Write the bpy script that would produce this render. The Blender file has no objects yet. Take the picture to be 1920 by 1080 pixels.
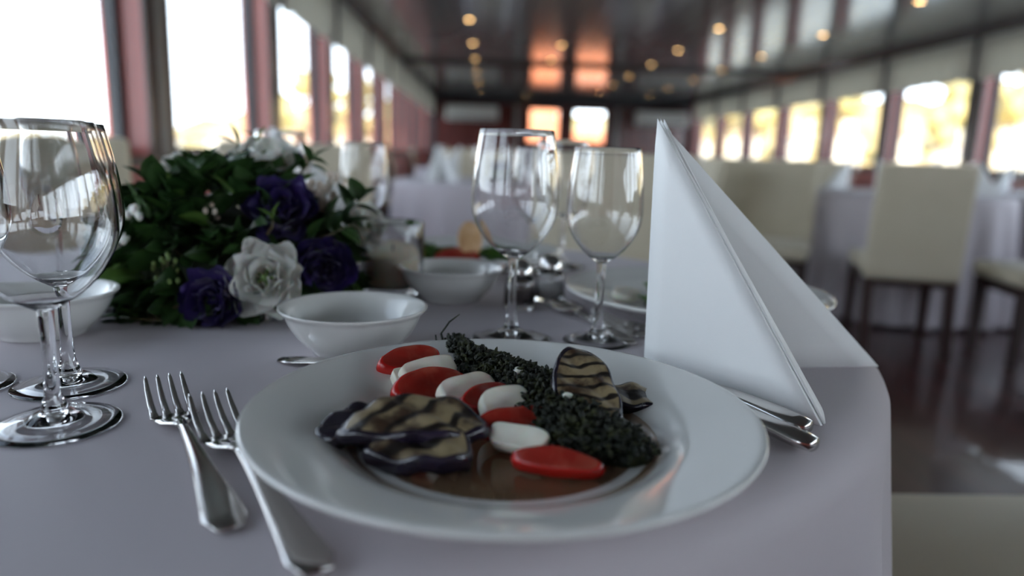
import bpy, math, random
from mathutils import Vector, Matrix
random.seed(7)
PI = math.pi
SC = bpy.context.scene
C = SC.collection

# ------------------------------------------------------------------ camera
FPX, ROLL, VPX, VPY, CAMZ = 1335.0, math.radians(1.8), 915.0, 283.0, 0.93
TZ = 0.755                                   # top of the near table cloth
_d = Vector((VPX-960, VPY-540, FPX)).normalized()
_h = Vector((math.cos(ROLL), math.sin(ROLL), 0))
_u = _h.cross(_d).normalized()
if _u.y > 0: _u = -_u
_x = _d.cross(_u)
if _x.x < 0: _x = -_x
right = Vector((_x.x, _d.x, _u.x)); down = Vector((_x.y, _d.y, _u.y)); fwd = Vector((_x.z, _d.z, _u.z))
cam_data = bpy.data.cameras.new('camera'); cam = bpy.data.objects.new('camera', cam_data); C.objects.link(cam)
M = Matrix((right, -down, -fwd)).transposed().to_4x4(); M.translation = Vector((0, 0, CAMZ))
cam.matrix_world = M
cam_data.sensor_width = 36; cam_data.lens = FPX*36/1920; cam_data.clip_start = 0.02; cam_data.clip_end = 2000
cam_data.dof.use_dof = True; cam_data.dof.focus_distance = 0.50; cam_data.dof.aperture_fstop = 2.7
SC.camera = cam

def _ray(px, py):
    c = Vector((px-960, py-540, FPX)); return Vector((c.dot(_x), c.dot(_d), c.dot(_u)))
def onz(px, py, z):
    r = _ray(px, py); r = r*((z-CAMZ)/r.z); return Vector((r.x, r.y, z))
def ony(px, py, y):
    r = _ray(px, py); r = r*(y/r.y); return Vector((r.x, y, r.z+CAMZ))

# ------------------------------------------------------------------ world, sun, exposure
SKY, SUN = 5.2, 17.0
w = bpy.data.worlds.new('sky'); SC.world = w; w.use_nodes = True
nt = w.node_tree; bg = nt.nodes['Background']
tc = nt.nodes.new('ShaderNodeTexCoord'); sp = nt.nodes.new('ShaderNodeSeparateXYZ')
cr = nt.nodes.new('ShaderNodeValToRGB')
nt.links.new(tc.outputs['Generated'], sp.inputs[0]); nt.links.new(sp.outputs['Z'], cr.inputs[0]); nt.links.new(cr.outputs[0], bg.inputs[0])
cr.color_ramp.elements[0].color = (0.84, 0.93, 1.0, 1); cr.color_ramp.elements[0].position = 0.02
cr.color_ramp.elements[1].color = (0.22, 0.27, 0.34, 1); cr.color_ramp.elements[1].position = 0.55
e2 = cr.color_ramp.elements.new(0.22); e2.color = (0.66, 0.75, 0.84, 1)
side = nt.nodes.new('ShaderNodeMapRange'); side.inputs['From Min'].default_value = -1; side.inputs['From Max'].default_value = 1
side.inputs['To Min'].default_value = SKY*1.2; side.inputs['To Max'].default_value = SKY*1.9
nt.links.new(sp.outputs['X'], side.inputs['Value']); nt.links.new(side.outputs[0], bg.inputs[1])
bg.inputs[1].default_value = SKY
sl = bpy.data.lights.new('sun', 'SUN'); sl.energy = SUN; sl.angle = math.radians(1.0); sl.color = (1.0, 0.90, 0.72)
so = bpy.data.objects.new('sun', sl); C.objects.link(so)
so.rotation_euler = Vector((0.06, 1.0, -0.55)).to_track_quat('-Z', 'Y').to_euler()
SC.view_settings.view_transform = 'Standard'; SC.view_settings.look = 'None'
SC.view_settings.gamma = 1.0; SC.view_settings.exposure = 0.0; SC.view_settings.use_curve_mapping = False
SC.cycles.max_bounces = 12; SC.cycles.transmission_bounces = 12; SC.cycles.transparent_max_bounces = 16
SC.cycles.diffuse_bounces = 5; SC.cycles.sample_clamp_indirect = 6.0; SC.cycles.blur_glossy = 0.6

# ------------------------------------------------------------------ materials
def mat(name, col, rough=0.5, metal=0.0, spec=0.5, noise=None, bump=None, trans=0.0, sheen=0.0, coat=0.0, sub=0.0, ior=1.5, emit=None):
    """noise=(scale, other colour, lo, hi)  bump=(scale, strength, distance)"""
    m = bpy.data.materials.new(name); m.use_nodes = True
    n = m.node_tree.nodes; L = m.node_tree.links; b = n['Principled BSDF']
    b.inputs['Base Color'].default_value = (*col, 1); b.inputs['Roughness'].default_value = rough
    b.inputs['Metallic'].default_value = metal; b.inputs['Specular IOR Level'].default_value = spec
    b.inputs['Transmission Weight'].default_value = trans; b.inputs['Sheen Weight'].default_value = sheen
    b.inputs['Coat Weight'].default_value = coat; b.inputs['IOR'].default_value = ior
    if sub: b.inputs['Subsurface Weight'].default_value = sub; b.inputs['Subsurface Scale'].default_value = 0.01
    if emit: b.inputs['Emission Color'].default_value = (*emit[0], 1); b.inputs['Emission Strength'].default_value = emit[1]
    t = n.new('ShaderNodeTexCoord')
    if noise:
        z = n.new('ShaderNodeTexNoise'); z.inputs['Scale'].default_value = noise[0]; z.inputs['Detail'].default_value = 5
        L.new(t.outputs['Object'], z.inputs['Vector'])
        r = n.new('ShaderNodeValToRGB'); r.color_ramp.elements[0].position = noise[2]; r.color_ramp.elements[1].position = noise[3]
        r.color_ramp.elements[0].color = (*col, 1); r.color_ramp.elements[1].color = (*noise[1], 1)
        L.new(z.outputs['Fac'], r.inputs[0]); L.new(r.outputs[0], b.inputs['Base Color'])
    if bump:
        z = n.new('ShaderNodeTexNoise'); z.inputs['Scale'].default_value = bump[0]; z.inputs['Detail'].default_value = 4
        L.new(t.outputs['Object'], z.inputs['Vector'])
        u = n.new('ShaderNodeBump'); u.inputs['Strength'].default_value = bump[1]; u.inputs['Distance'].default_value = bump[2]
        L.new(z.outputs['Fac'], u.inputs['Height']); L.new(u.outputs[0], b.inputs['Normal'])
    return m

def wood(name, c1, c2, rough, scale=(1, 1, 1), coat=0.0):
    m = mat(name, c1, rough, coat=coat); n = m.node_tree.nodes; L = m.node_tree.links; b = n['Principled BSDF']
    t = n.new('ShaderNodeTexCoord'); mp = n.new('ShaderNodeMapping'); mp.inputs['Scale'].default_value = scale
    z = n.new('ShaderNodeTexNoise'); z.inputs['Scale'].default_value = 6; z.inputs['Detail'].default_value = 6
    r = n.new('ShaderNodeValToRGB'); r.color_ramp.elements[0].color = (*c1, 1); r.color_ramp.elements[1].color = (*c2, 1)
    r.color_ramp.elements[0].position = .35; r.color_ramp.elements[1].position = .68
    L.new(t.outputs['Object'], mp.inputs[0]); L.new(mp.outputs[0], z.inputs['Vector']); L.new(z.outputs['Fac'], r.inputs[0]); L.new(r.outputs[0], b.inputs['Base Color'])
    return m

def planks(name, c1, c2, line, width, axis, rough, coat=0.0):
    """boards running along y; joints every `width` metres along `axis`"""
    m = mat(name, c1, rough, coat=coat); n = m.node_tree.nodes; L = m.node_tree.links; b = n['Principled BSDF']
    t = n.new('ShaderNodeTexCoord'); s = n.new('ShaderNodeSeparateXYZ'); L.new(t.outputs['Object'], s.inputs[0])
    dv = n.new('ShaderNodeMath'); dv.operation = 'DIVIDE'; dv.inputs[1].default_value = width; L.new(s.outputs[axis], dv.inputs[0])
    fr = n.new('ShaderNodeMath'); fr.operation = 'FRACT'; L.new(dv.outputs[0], fr.inputs[0])
    fl = n.new('ShaderNodeMath'); fl.operation = 'FLOOR'; L.new(dv.outputs[0], fl.inputs[0])
    wn = n.new('ShaderNodeTexWhiteNoise'); wn.noise_dimensions = '1D'; L.new(fl.outputs[0], wn.inputs['W'])
    mx = n.new('ShaderNodeMix'); mx.data_type = 'RGBA'; mx.inputs[6].default_value = (*c1, 1); mx.inputs[7].default_value = (*c2, 1)
    L.new(wn.outputs['Value'], mx.inputs[0])
    lt = n.new('ShaderNodeMath'); lt.operation = 'LESS_THAN'; lt.inputs[1].default_value = 0.07; L.new(fr.outputs[0], lt.inputs[0])
    m2 = n.new('ShaderNodeMix'); m2.data_type = 'RGBA'; L.new(lt.outputs[0], m2.inputs[0]); L.new(mx.outputs[2], m2.inputs[6]); m2.inputs[7].default_value = (*line, 1)
    L.new(m2.outputs[2], b.inputs['Base Color'])
    u = n.new('ShaderNodeBump'); u.inputs['Strength'].default_value = .5; u.inputs['Distance'].default_value = .004; u.invert = True
    L.new(lt.outputs[0], u.inputs['Height']); L.new(u.outputs[0], b.inputs['Normal'])
    return m

MT = dict(
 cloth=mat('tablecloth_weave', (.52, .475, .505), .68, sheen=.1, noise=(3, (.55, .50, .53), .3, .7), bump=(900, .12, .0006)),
 napkin=mat('napkin_linen', (.90, .91, .90), .75, sheen=.2, bump=(1100, .15, .0004)),
 china=mat('white_porcelain', (.74, .74, .71), .09, spec=.6, coat=.4, noise=(6, (.76, .76, .73), .3, .7)),
 steel=mat('polished_steel', (.62, .60, .58), .14, metal=1.0, bump=(60, .04, .001)),
 glass=mat('clear_glass', (1, 1, 1), .0, trans=1.0, ior=1.48),
 fabric=mat('cream_upholstery', (.56, .50, .37), .62, sheen=.2, noise=(5, (.60, .54, .41), .3, .7), bump=(700, .2, .0008)),
 legwood=wood('dark_leg_wood', (.028, .016, .014), (.05, .03, .026), .35, (1, 1, .2)),
 mahog=wood('mahogany_red', (.30, .065, .055), (.40, .11, .09), .35, (1, 1, .12), coat=.2),
 mahogdark=wood('mahogany_dark', (.075, .014, .012), (.12, .026, .022), .25, (.4, .4, .4), coat=.4),
 trim=wood('trim_dark', (.030, .014, .013), (.055, .026, .022), .3, (.3, .05, .3), coat=.3),
 black=mat('black_frame', (.018, .018, .022), .35, noise=(9, (.025, .025, .03), .3, .7)),
 grey=mat('grey_post_paint', (.20, .19, .18), .4, noise=(9, (.24, .23, .22), .3, .7)),
 ceil=planks('ceiling_boards', (.25, .24, .23), (.29, .28, .265), (.12, .115, .11), .12, 0, .13),
 floor=planks('floor_boards', (.045, .014, .014), (.075, .024, .022), (.012, .005, .005), .11, 0, .28, coat=.4),
 lamp=mat('downlight_lens', (.2, .15, .08), .4, noise=(30, (.22, .16, .09), .3, .7), emit=((1, .60, .24), 22.0)),
 brass=mat('downlight_ring', (.55, .40, .20), .25, metal=1.0, noise=(20, (.6, .45, .24), .3, .7)),
 tomato=mat('tomato_flesh', (.31, .022, .014), .30, spec=.4, sub=.08, noise=(75, (.44, .09, .055), .45, .75), bump=(160, .25, .0006)),
 tomskin=mat('tomato_skin', (.46, .012, .010), .16, spec=.6, noise=(20, (.55, .02, .015), .3, .7)),
 mozz=mat('white_cheese', (.86, .83, .72), .42, sub=.2, noise=(90, (.80, .75, .62), .4, .75), bump=(220, .35, .0008)),
 pesto=mat('dark_herb_sauce', (.008, .011, .006), .5, spec=.35, noise=(140, (.055, .062, .016), .48, .75), bump=(500, 1.0, .0015)),
 skin=mat('eggplant_skin', (.012, .008, .016), .14, spec=.7, noise=(30, (.04, .03, .06), .5, .8), bump=(120, .4, .001)),
 leaf=mat('leaf_green', (.018, .050, .012), .40, noise=(25, (.045, .10, .022), .4, .75)),
 leaflight=mat('leaf_light_green', (.08, .16, .03), .42, noise=(25, (.12, .20, .05), .4, .75)),
 stem=mat('stem_green', (.09, .10, .04), .5, noise=(30, (.14, .09, .05), .4, .7)),
 purple=mat('purple_petal', (.018, .007, .085), .55, sheen=.2, noise=(45, (.035, .012, .14), .35, .7), bump=(90, .4, .001)),
 white=mat('white_petal', (.80, .80, .76), .6, sub=.1, noise=(40, (.74, .76, .66), .45, .8), bump=(90, .4, .001)),
 budpink=mat('pale_bud', (.62, .52, .42), .6, noise=(60, (.72, .66, .56), .4, .7)),
 flowercore=mat('green_flower_heart', (.12, .20, .05), .5, noise=(60, (.20, .26, .08), .4, .7)),
 basket=mat('dark_moss_base', (.016, .028, .010), .8, noise=(40, (.03, .045, .015), .4, .7), bump=(80, .8, .004)),
 wax=mat('cream_wax', (.80, .73, .58), .45, sub=.3, noise=(12, (.76, .69, .55), .3, .7)),
 salt=mat('salt_grains', (.80, .80, .78), .7, noise=(300, (.6, .6, .6), .4, .7), bump=(500, .6, .001)),
 pepper=mat('pepper_grains', (.05, .035, .03), .7, noise=(300, (.16, .12, .10), .4, .7), bump=(500, .6, .001)),
 bread=mat('bread_crust', (.62, .36, .17), .7, noise=(60, (.75, .50, .28), .4, .7), bump=(120, .5, .002)),
 lettuce=mat('lettuce_leaf', (.06, .17, .025), .45, noise=(50, (.14, .28, .05), .4, .7), bump=(90, .6, .002)),
 plastic=mat('air_conditioner_casing', (.84, .82, .77), .45, noise=(6, (.86, .84, .80), .3, .7)),
 ventdark=mat('vent_slot', (.08, .08, .08), .5, noise=(9, (.1, .1, .1), .3, .7)),
 orange=mat('orange_red_panel', (.62, .19, .09), .5, noise=(2, (.66, .25, .13), .3, .7)),
 paint=mat('white_hull_paint', (.8, .8, .78), .45, noise=(3, (.75, .75, .72), .3, .7)),
 housew=mat('house_render', (.88, .85, .78), .8, noise=(.4, (.74, .66, .54), .3, .7)),
 roof=mat('roof_tiles', (.48, .32, .20), .8, noise=(1.5, (.55, .38, .25), .3, .7)),
 winglass=mat('dark_window_pane', (.22, .24, .26), .15, noise=(2, (.15, .17, .2), .3, .7)),
 hill=mat('autumn_hillside', (.36, .28, .09), .9, noise=(.09, (.66, .52, .28), .38, .62)),
 tree=mat('autumn_tree_foliage', (.40, .36, .15), .9, noise=(.4, (.60, .48, .22), .35, .7)),
 trunk=mat('tree_trunk', (.12, .08, .05), .9, noise=(2, (.16, .11, .07), .3, .7)),
 water=mat('sea_water', (.20, .27, .30), .12, spec=.8, bump=(.7, .5, .25)),
)

# eggplant flesh with dark grill bars
def eggplant_mat(name, rot, sc, lo):
    m = mat(name, (.30, .22, .12), .38, spec=.6, bump=(170, .5, .001)); n = m.node_tree.nodes; L = m.node_tree.links; b = n['Principled BSDF']
    t = n.new('ShaderNodeTexCoord'); z = n.new('ShaderNodeTexNoise'); z.inputs['Scale'].default_value = 70; z.inputs['Detail'].default_value = 5
    L.new(t.outputs['Object'], z.inputs['Vector'])
    r = n.new('ShaderNodeValToRGB'); r.color_ramp.elements[0].color = (.050, .026, .014, 1); r.color_ramp.elements[1].color = (.29, .225, .125, 1)
    r.color_ramp.elements[0].position = .40; r.color_ramp.elements[1].position = .60; L.new(z.outputs['Fac'], r.inputs[0])
    wv = n.new('ShaderNodeTexWave'); wv.bands_direction = 'X'; wv.inputs['Scale'].default_value = sc; wv.inputs['Distortion'].default_value = 5.0
    mp = n.new('ShaderNodeMapping'); mp.inputs['Rotation'].default_value = (0, 0, math.radians(rot)); L.new(t.outputs['Object'], mp.inputs[0])
    wv.inputs['Detail'].default_value = 2; wv.inputs['Detail Scale'].default_value = 1.5
    L.new(mp.outputs[0], wv.inputs['Vector'])
    r2 = n.new('ShaderNodeValToRGB'); r2.color_ramp.elements[0].position = lo; r2.color_ramp.elements[1].position = lo+.22; L.new(wv.outputs['Fac'], r2.inputs[0])
    mx = n.new('ShaderNodeMix'); mx.data_type = 'RGBA'; mx.inputs[6].default_value = (.012, .008, .006, 1)
    L.new(r2.outputs[0], mx.inputs[0]); L.new(r.outputs[0], mx.inputs[7]); L.new(mx.outputs[2], b.inputs['Base Color'])
    return m
MT['egg'] = eggplant_mat('grilled_eggplant', 50, 19, .14)
MT['egg2'] = eggplant_mat('grilled_eggplant_close_bars', 97, 34, .12)
MT['egg3'] = eggplant_mat('grilled_eggplant_dark', 60, 16, .34)
def sheer(name, c):
    m = bpy.data.materials.new(name); m.use_nodes = True; n = m.node_tree.nodes; L = m.node_tree.links; b = n['Principled BSDF']; o = n['Material Output']
    t = n.new('ShaderNodeTexCoord'); z = n.new('ShaderNodeTexNoise'); z.inputs['Scale'].default_value = 30; L.new(t.outputs['Object'], z.inputs['Vector'])
    u = n.new('ShaderNodeBump'); u.inputs['Strength'].default_value = .3; u.inputs['Distance'].default_value = .004; L.new(z.outputs['Fac'], u.inputs['Height']); L.new(u.outputs[0], b.inputs['Normal'])
    b.inputs['Base Color'].default_value = (*c, 1); b.inputs['Roughness'].default_value = .85
    k = n.new('ShaderNodeBsdfTranslucent'); k.inputs[0].default_value = (*c, 1); mx = n.new('ShaderNodeMixShader'); mx.inputs[0].default_value = .31
    L.new(b.outputs[0], mx.inputs[1]); L.new(k.outputs[0], mx.inputs[2]); L.new(mx.outputs[0], o.inputs[0]); return m
MT['valance'] = sheer('valance_fabric', (.80, .77, .69))

def thin_glass(name, tint, gloss=.06):
    m = bpy.data.materials.new(name); m.use_nodes = True; n = m.node_tree.nodes; L = m.node_tree.links; n.clear()
    o = n.new('ShaderNodeOutputMaterial'); a = n.new('ShaderNodeBsdfTransparent'); g = n.new('ShaderNodeBsdfGlossy'); mx = n.new('ShaderNodeMixShader')
    lw = n.new('ShaderNodeLayerWeight'); lw.inputs[0].default_value = .35; ml = n.new('ShaderNodeMath'); ml.operation = 'MULTIPLY_ADD'
    ml.inputs[1].default_value = .35; ml.inputs[2].default_value = gloss
    a.inputs[0].default_value = (*tint, 1); g.inputs[0].default_value = (.9, .95, 1, 1); g.inputs[1].default_value = .02
    L.new(lw.outputs['Facing'], ml.inputs[0]); L.new(ml.outputs[0], mx.inputs[0]); L.new(a.outputs[0], mx.inputs[1]); L.new(g.outputs[0], mx.inputs[2]); L.new(mx.outputs[0], o.inputs[0])
    return m
MT['pane'] = thin_glass('window_pane_glass', (.97, .98, .99), .03)
MT['juice'] = thin_glass('brown_cooking_juice', (.60, .47, .36), .05)

# ------------------------------------------------------------------ mesh helpers
class MB:
    def __init__(s): s.v = []; s.f = []; s.m = []
    def add(s, v, f, mi=0, T=None):
        o = len(s.v); s.v += [tuple(T @ Vector(p)) if T else tuple(p) for p in v]
        s.f += [tuple(i+o for i in q) for q in f]; s.m += [mi]*len(f); return s
    def box(s, a, b, mi=0, T=None):
        x0, y0, z0 = a; x1, y1, z1 = b
        v = [(x0,y0,z0),(x1,y0,z0),(x1,y1,z0),(x0,y1,z0),(x0,y0,z1),(x1,y0,z1),(x1,y1,z1),(x0,y1,z1)]
        return s.add(v, [(0,3,2,1),(4,5,6,7),(0,1,5,4),(1,2,6,5),(2,3,7,6),(3,0,4,7)], mi, T)
    def lathe(s, prof, n=48, mi=0, T=None):
        v = []; f = []
        for r, z in prof:
            for k in range(n): a = 2*PI*k/n; v.append((r*math.cos(a), r*math.sin(a), z))
        for i in range(len(prof)-1):
            for k in range(n): f.append((i*n+k, i*n+(k+1) % n, (i+1)*n+(k+1) % n, (i+1)*n+k))
        return s.add(v, f, mi, T)
    def loft(s, st, n=10, mi=0, T=None, e=1.0):
        """stations (x, y, z, half width, half thickness) along y, closed ends"""
        v = []; f = []
        for x, y, z, hw, ht in st:
            for k in range(n):
                a = 2*PI*k/n; c, q = math.cos(a), math.sin(a)
                v.append((x+hw*math.copysign(abs(c)**e, c), y, z+ht*math.copysign(abs(q)**e, q)))
        for i in range(len(st)-1):
            for k in range(n): f.append((i*n+k, (i+1)*n+k, (i+1)*n+(k+1) % n, i*n+(k+1) % n))
        f.append(tuple(range(n))); f.append(tuple(reversed(range((len(st)-1)*n, len(st)*n))))
        return s.add(v, f, mi, T)
    def tube(s, pts, rad, n=8, mi=0):
        v = []; f = []; P = [Vector(p) for p in pts]; R = rad if isinstance(rad, (list, tuple)) else [rad]*len(P)
        for i, p in enumerate(P):
            t = (P[min(i+1, len(P)-1)]-P[max(i-1, 0)]).normalized(); a = t.orthogonal().normalized() if i == 0 else (a-t*a.dot(t)).normalized(); b = t.cross(a)
            for k in range(n): g = 2*PI*k/n; v.append(p+a*R[i]*math.cos(g)+b*R[i]*math.sin(g))
        for i in range(len(P)-1):
            for k in range(n): f.append((i*n+k, i*n+(k+1) % n, (i+1)*n+(k+1) % n, (i+1)*n+k))
        f.append(tuple(reversed(range(n)))); f.append(tuple(range((len(P)-1)*n, len(P)*n)))
        return s.add(v, f, mi)
    def ball(s, c, r, nu=10, nv=7, mi=0, T=None):
        c = Vector(c); v = []; f = []
        r = Vector(r) if not isinstance(r, (int, float)) else Vector((r, r, r))
        for i in range(nv+1):
            p = PI*i/nv
            for k in range(nu): a = 2*PI*k/nu; v.append((c.x+r.x*math.sin(p)*math.cos(a), c.y+r.y*math.sin(p)*math.sin(a), c.z+r.z*math.cos(p)))
        for i in range(nv):
            for k in range(nu): f.append((i*nu+k, (i+1)*nu+k, (i+1)*nu+(k+1) % nu, i*nu+(k+1) % nu))
        return s.add(v, f, mi, T)
    def build(s, name, mats, parent=None, smooth=True, bevel=0.0, kind=None, subd=0, weld=False):
        if parent is not None and parent.name.startswith('flower_arrangement'): s.v = [(p[0], p[1], max(p[2], .0012)) for p in s.v]
        me = bpy.data.meshes.new(name); me.from_pydata(s.v, [], s.f)
        for m in (mats if isinstance(mats, (list, tuple)) else [mats]): me.materials.append(MT[m])
        me.polygons.foreach_set('material_index', s.m)
        if weld:
            import bmesh
            b = bmesh.new(); b.from_mesh(me); bmesh.ops.remove_doubles(b, verts=b.verts, dist=1e-6); b.to_mesh(me); b.free()
        me.polygons.foreach_set('use_smooth', [smooth]*len(me.polygons)); me.update()
        o = bpy.data.objects.new(name, me); C.objects.link(o)
        if parent: o.parent = parent
        if bevel:
            q = o.modifiers.new('bevel', 'BEVEL'); q.width = bevel; q.segments = 3; q.limit_method = 'ANGLE'; q.angle_limit = math.radians(40); q.harden_normals = False
        if subd:
            q = o.modifiers.new('subd', 'SUBSURF'); q.levels = subd; q.render_levels = subd
        if kind: o['kind'] = kind
        return o

def tag(o, label, cat, group=None, kind=None):
    o['label'] = label; o['category'] = cat
    if group: o['group'] = group
    elif 'group' in o: del o['group']
    if kind: o['kind'] = kind
    return o
def empty(name, loc=(0, 0, 0), rz=0.0):
    o = bpy.data.objects.new(name, None); o.empty_display_size = .05; C.objects.link(o); o.location = loc; o.rotation_euler = (0, 0, rz); return o
def put(o, loc, rz=0.0): o.location = loc; o.rotation_euler = (0, 0, rz); return o
def dup(o, parent=None):
    c = o.copy(); C.objects.link(c)
    if parent: c.parent = parent
    for ch in list(o.children): dup(ch, c)
    return c
used = set()
def inst(proto, loc, rz, label, cat, group=None):
    o = proto if proto.name not in used else dup(proto)
    used.add(proto.name); used.add(o.name)
    put(o, loc, rz); tag(o, label, cat, group); return o

# ------------------------------------------------------------------ the cabin
XL, XR, Y0, Y1, ZC, ZS = -1.35, 4.80, -5.3, 17.2, 2.235, 0.87
P = 1.62
MB().box((XL-.25, Y0-.1, -.10), (XR+.25, 21.0, 0)).build('floor', 'floor', kind='structure', smooth=False)
MB().box((XL-.25, Y0-.1, ZC), (XR+.25, Y1+.1, ZC+.10)).build('ceiling', 'ceil', kind='structure', smooth=False)
def side_wall(side):
    X = XL if side == 'left' else XR; s = -1 if side == 'left' else 1; D = .16
    lo = MB(); y0 = 2.94 if side == 'left' else 6.98
    def bx(mb, xa, ya, za, xb, yb, zb, mi=0): mb.box((min(xa, xb), ya, za), (max(xa, xb), yb, zb), mi)
    bx(lo, X, Y0, 0, X+s*D, Y1, ZS); bx(lo, X, Y0, 2.12, X+s*D, Y1, ZC)
    k = math.ceil((Y0-y0)/P); ys = []
    while y0+k*P < Y1:
        a = y0+k*P; ys.append(a); bx(lo, X, a, ZS, X+s*D, min(a+.23, Y1), 2.12); k += 1
    lo.build('wall_'+side, 'mahog', kind='structure', smooth=False)
    n = 1
    for i, a in enumerate(ys):
        b = (ys[i+1] if i+1 < len(ys) else Y1); a2 = a+.23
        if b-a2 < .3: continue
        f = MB(); xo = X+s*(D-.03); xi = X+s*(D-.075)
        t = .035
        bx(f, xi, a2, ZS, xo, a2+t, 2.12); bx(f, xi, b-t, ZS, xo, b, 2.12); bx(f, xi, a2+t, ZS, xo, b-t, ZS+t); bx(f, xi, a2+t, 2.12-t, xo, b-t, 2.12)
        fo = f.build('window_%d' % (n if side == 'left' else n+20), 'black', kind='structure', smooth=False)
        g = MB(); bx(g, X+s*(D-.056), a2+t, ZS+t, X+s*(D-.05), b-t, 2.12-t); g.build('pane', 'pane', fo, smooth=False)
        n += 1
    # flat grey cover strips on each pier and the sill rail
    tr = MB()
    for a in ys:
        bx(tr, X-s*.018, a+.085, ZS, X, a+.145, ZC-.08, 0); bx(tr, X-s*.012, a+.16, ZS, X, a+.23, 1.86, 1); bx(tr, X-s*.012, a+.0, ZS, X, a+.06, 1.86, 1)
    tr.build('trim_1' if side == 'left' else 'trim_2', ['grey', 'trim'], kind='structure', smooth=False)
    sr = MB(); bx(sr, X-s*.03, Y0, ZS-.04, X+s*.02, Y1, ZS); bx(sr, X-s*.05, Y0, ZC-.075, X+s*.0, Y1, ZC)
    sr.build('trim_3' if side == 'left' else 'trim_4', 'trim', kind='structure', smooth=False)
    bb = MB(); bx(bb, X-s*.02, Y0, 0, X, Y1, .10); bb.build('baseboard_'+side, 'trim', kind='structure', smooth=False)
    return ys
ysL = side_wall('left'); ysR = side_wall('right')
rw = MB(); rw.box((XL-.16, Y0-.1, 0), (XR+.16, Y0, ZC)).build('wall_rear', 'mahog', kind='structure', smooth=False)
# far wall with two glazed doorways
DX = [(0.92, 1.70), (1.96, 2.80)]
fw = MB(); zt = 1.98
for a, b in ((XL-.16, .92), (1.70, 1.96), (2.80, XR+.16)): fw.box((a, Y1, 0), (b, Y1+.12, zt))
fw.box((XL-.16, Y1, zt), (XR+.16, Y1+.12, ZC)); fw.build('wall_far', 'mahogdark', kind='structure', smooth=False)
bt = MB(); bt.box((XL, Y1-.04, 2.03), (XR, Y1, ZC)); bt.box((XL, Y1-.03, 0), (XL+.10, Y1, 2.03)); bt.box((XR-.10, Y1-.03, 0), (XR, Y1, 2.03)); bt.build('trim_5', 'black', kind='structure', smooth=False)
bm = MB(); bm.box((XL, 11.1, ZC-.05), (XR, 11.26, ZC)); bm.build('trim_6', 'trim', kind='structure', smooth=False)
for i, (a, b) in enumerate(DX):
    f = MB(); f.box((a, Y1-.02, 0), (a+.06, Y1+.10, zt)); f.box((b-.06, Y1-.02, 0), (b, Y1+.10, zt)); f.box((a+.06, Y1-.02, zt-.06), (b-.06, Y1+.10, zt)); f.box((a+.06, Y1, 0), (b-.06, Y1+.08, 1.20))
    fo = f.build('door_%d' % (i+1), 'black', kind='structure', smooth=False)
    MB().box((a+.06, Y1+.03, 1.20), (b-.06, Y1+.036, zt-.06)).build('pane', 'pane', fo, smooth=False)
    MB().box((a+.08 if i else b-.10, Y1-.05, 1.0), (a+.10 if i else b-.08, Y1-.02, 1.14)).build('door_handle', 'steel', fo, smooth=False)
for i, x in enumerate((.66, 3.02)):
    tag(MB().box((x-.06, Y1-.10, 0), (x+.06, Y1-.02, 2.0)).build('pillar', 'grey', smooth=False, bevel=.01), 'grey upright post on the far wall to the %s of the bright doorways' % ('left', 'right')[i], 'post')

# window valances, one per bay, scalloped hem
def valance(side, a, b, label):
    X = XL+.06 if side == 'left' else XR-.06; s = -1 if side == 'left' else 1
    n = 72; v = []; f = []; rows = 7
    for j in range(rows):
        for i in range(n+1):
            u = i/n; y = a+(b-a)*u
            zb = 1.775-.030*abs(math.sin(PI*u*8)); z = (ZC-.075)+(zb-(ZC-.075))*j/(rows-1)
            x = X+s*.012*math.sin(u*PI*9+j*.2)*(.3+.7*j/(rows-1)); v.append((x, y, z))
    N = len(v); v += [(p[0]+s*.006, p[1], p[2]) for p in v]
    q = n+1
    for j in range(rows-1):
        for i in range(n):
            A = j*q+i; f.append((A, A+1, A+q+1, A+q)); f.append((A+N, A+q+N, A+q+1+N, A+1+N))
    for i in range(n): A = (rows-1)*q+i; f.append((A, A+1, A+1+N, A+N))
    for j in range(rows-1): A = j*q; f.append((A, A+q, A+q+N, A+N)); A += n; f.append((A, A+N, A+q+N, A+q))
    o = MB().add(v, f).build('valance', 'valance'); tag(o, label, 'valance', 'cream window valances along the %s side' % side)
    t = MB(); t.box((X-.018 if s > 0 else X-.02, a-.035, 1.76), (X+.02 if s > 0 else X+.018, a-.015, ZC-.075)).build('side_strip', 'black', o, smooth=False)
ORD = ['first', 'second', 'third', 'fourth', 'fifth', 'sixth', 'seventh', 'eighth', 'ninth', 'tenth', 'eleventh', 'twelfth', 'thirteenth', 'fourteenth', 'fifteenth']
for side, ys in (('left', ysL), ('right', ysR)):
    k = 0
    vis = [y for y in ys if y > (2.0 if side == 'left' else 4.0)]
    for y in vis:
        e = min(y+.115+P-.03, Y1-.05)
        if e-y < .5: continue
        valance(side, y+.115+.03, e, 'cream scalloped window valance, %s from the front on the %s side' % (ORD[k], side)); k += 1

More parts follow.
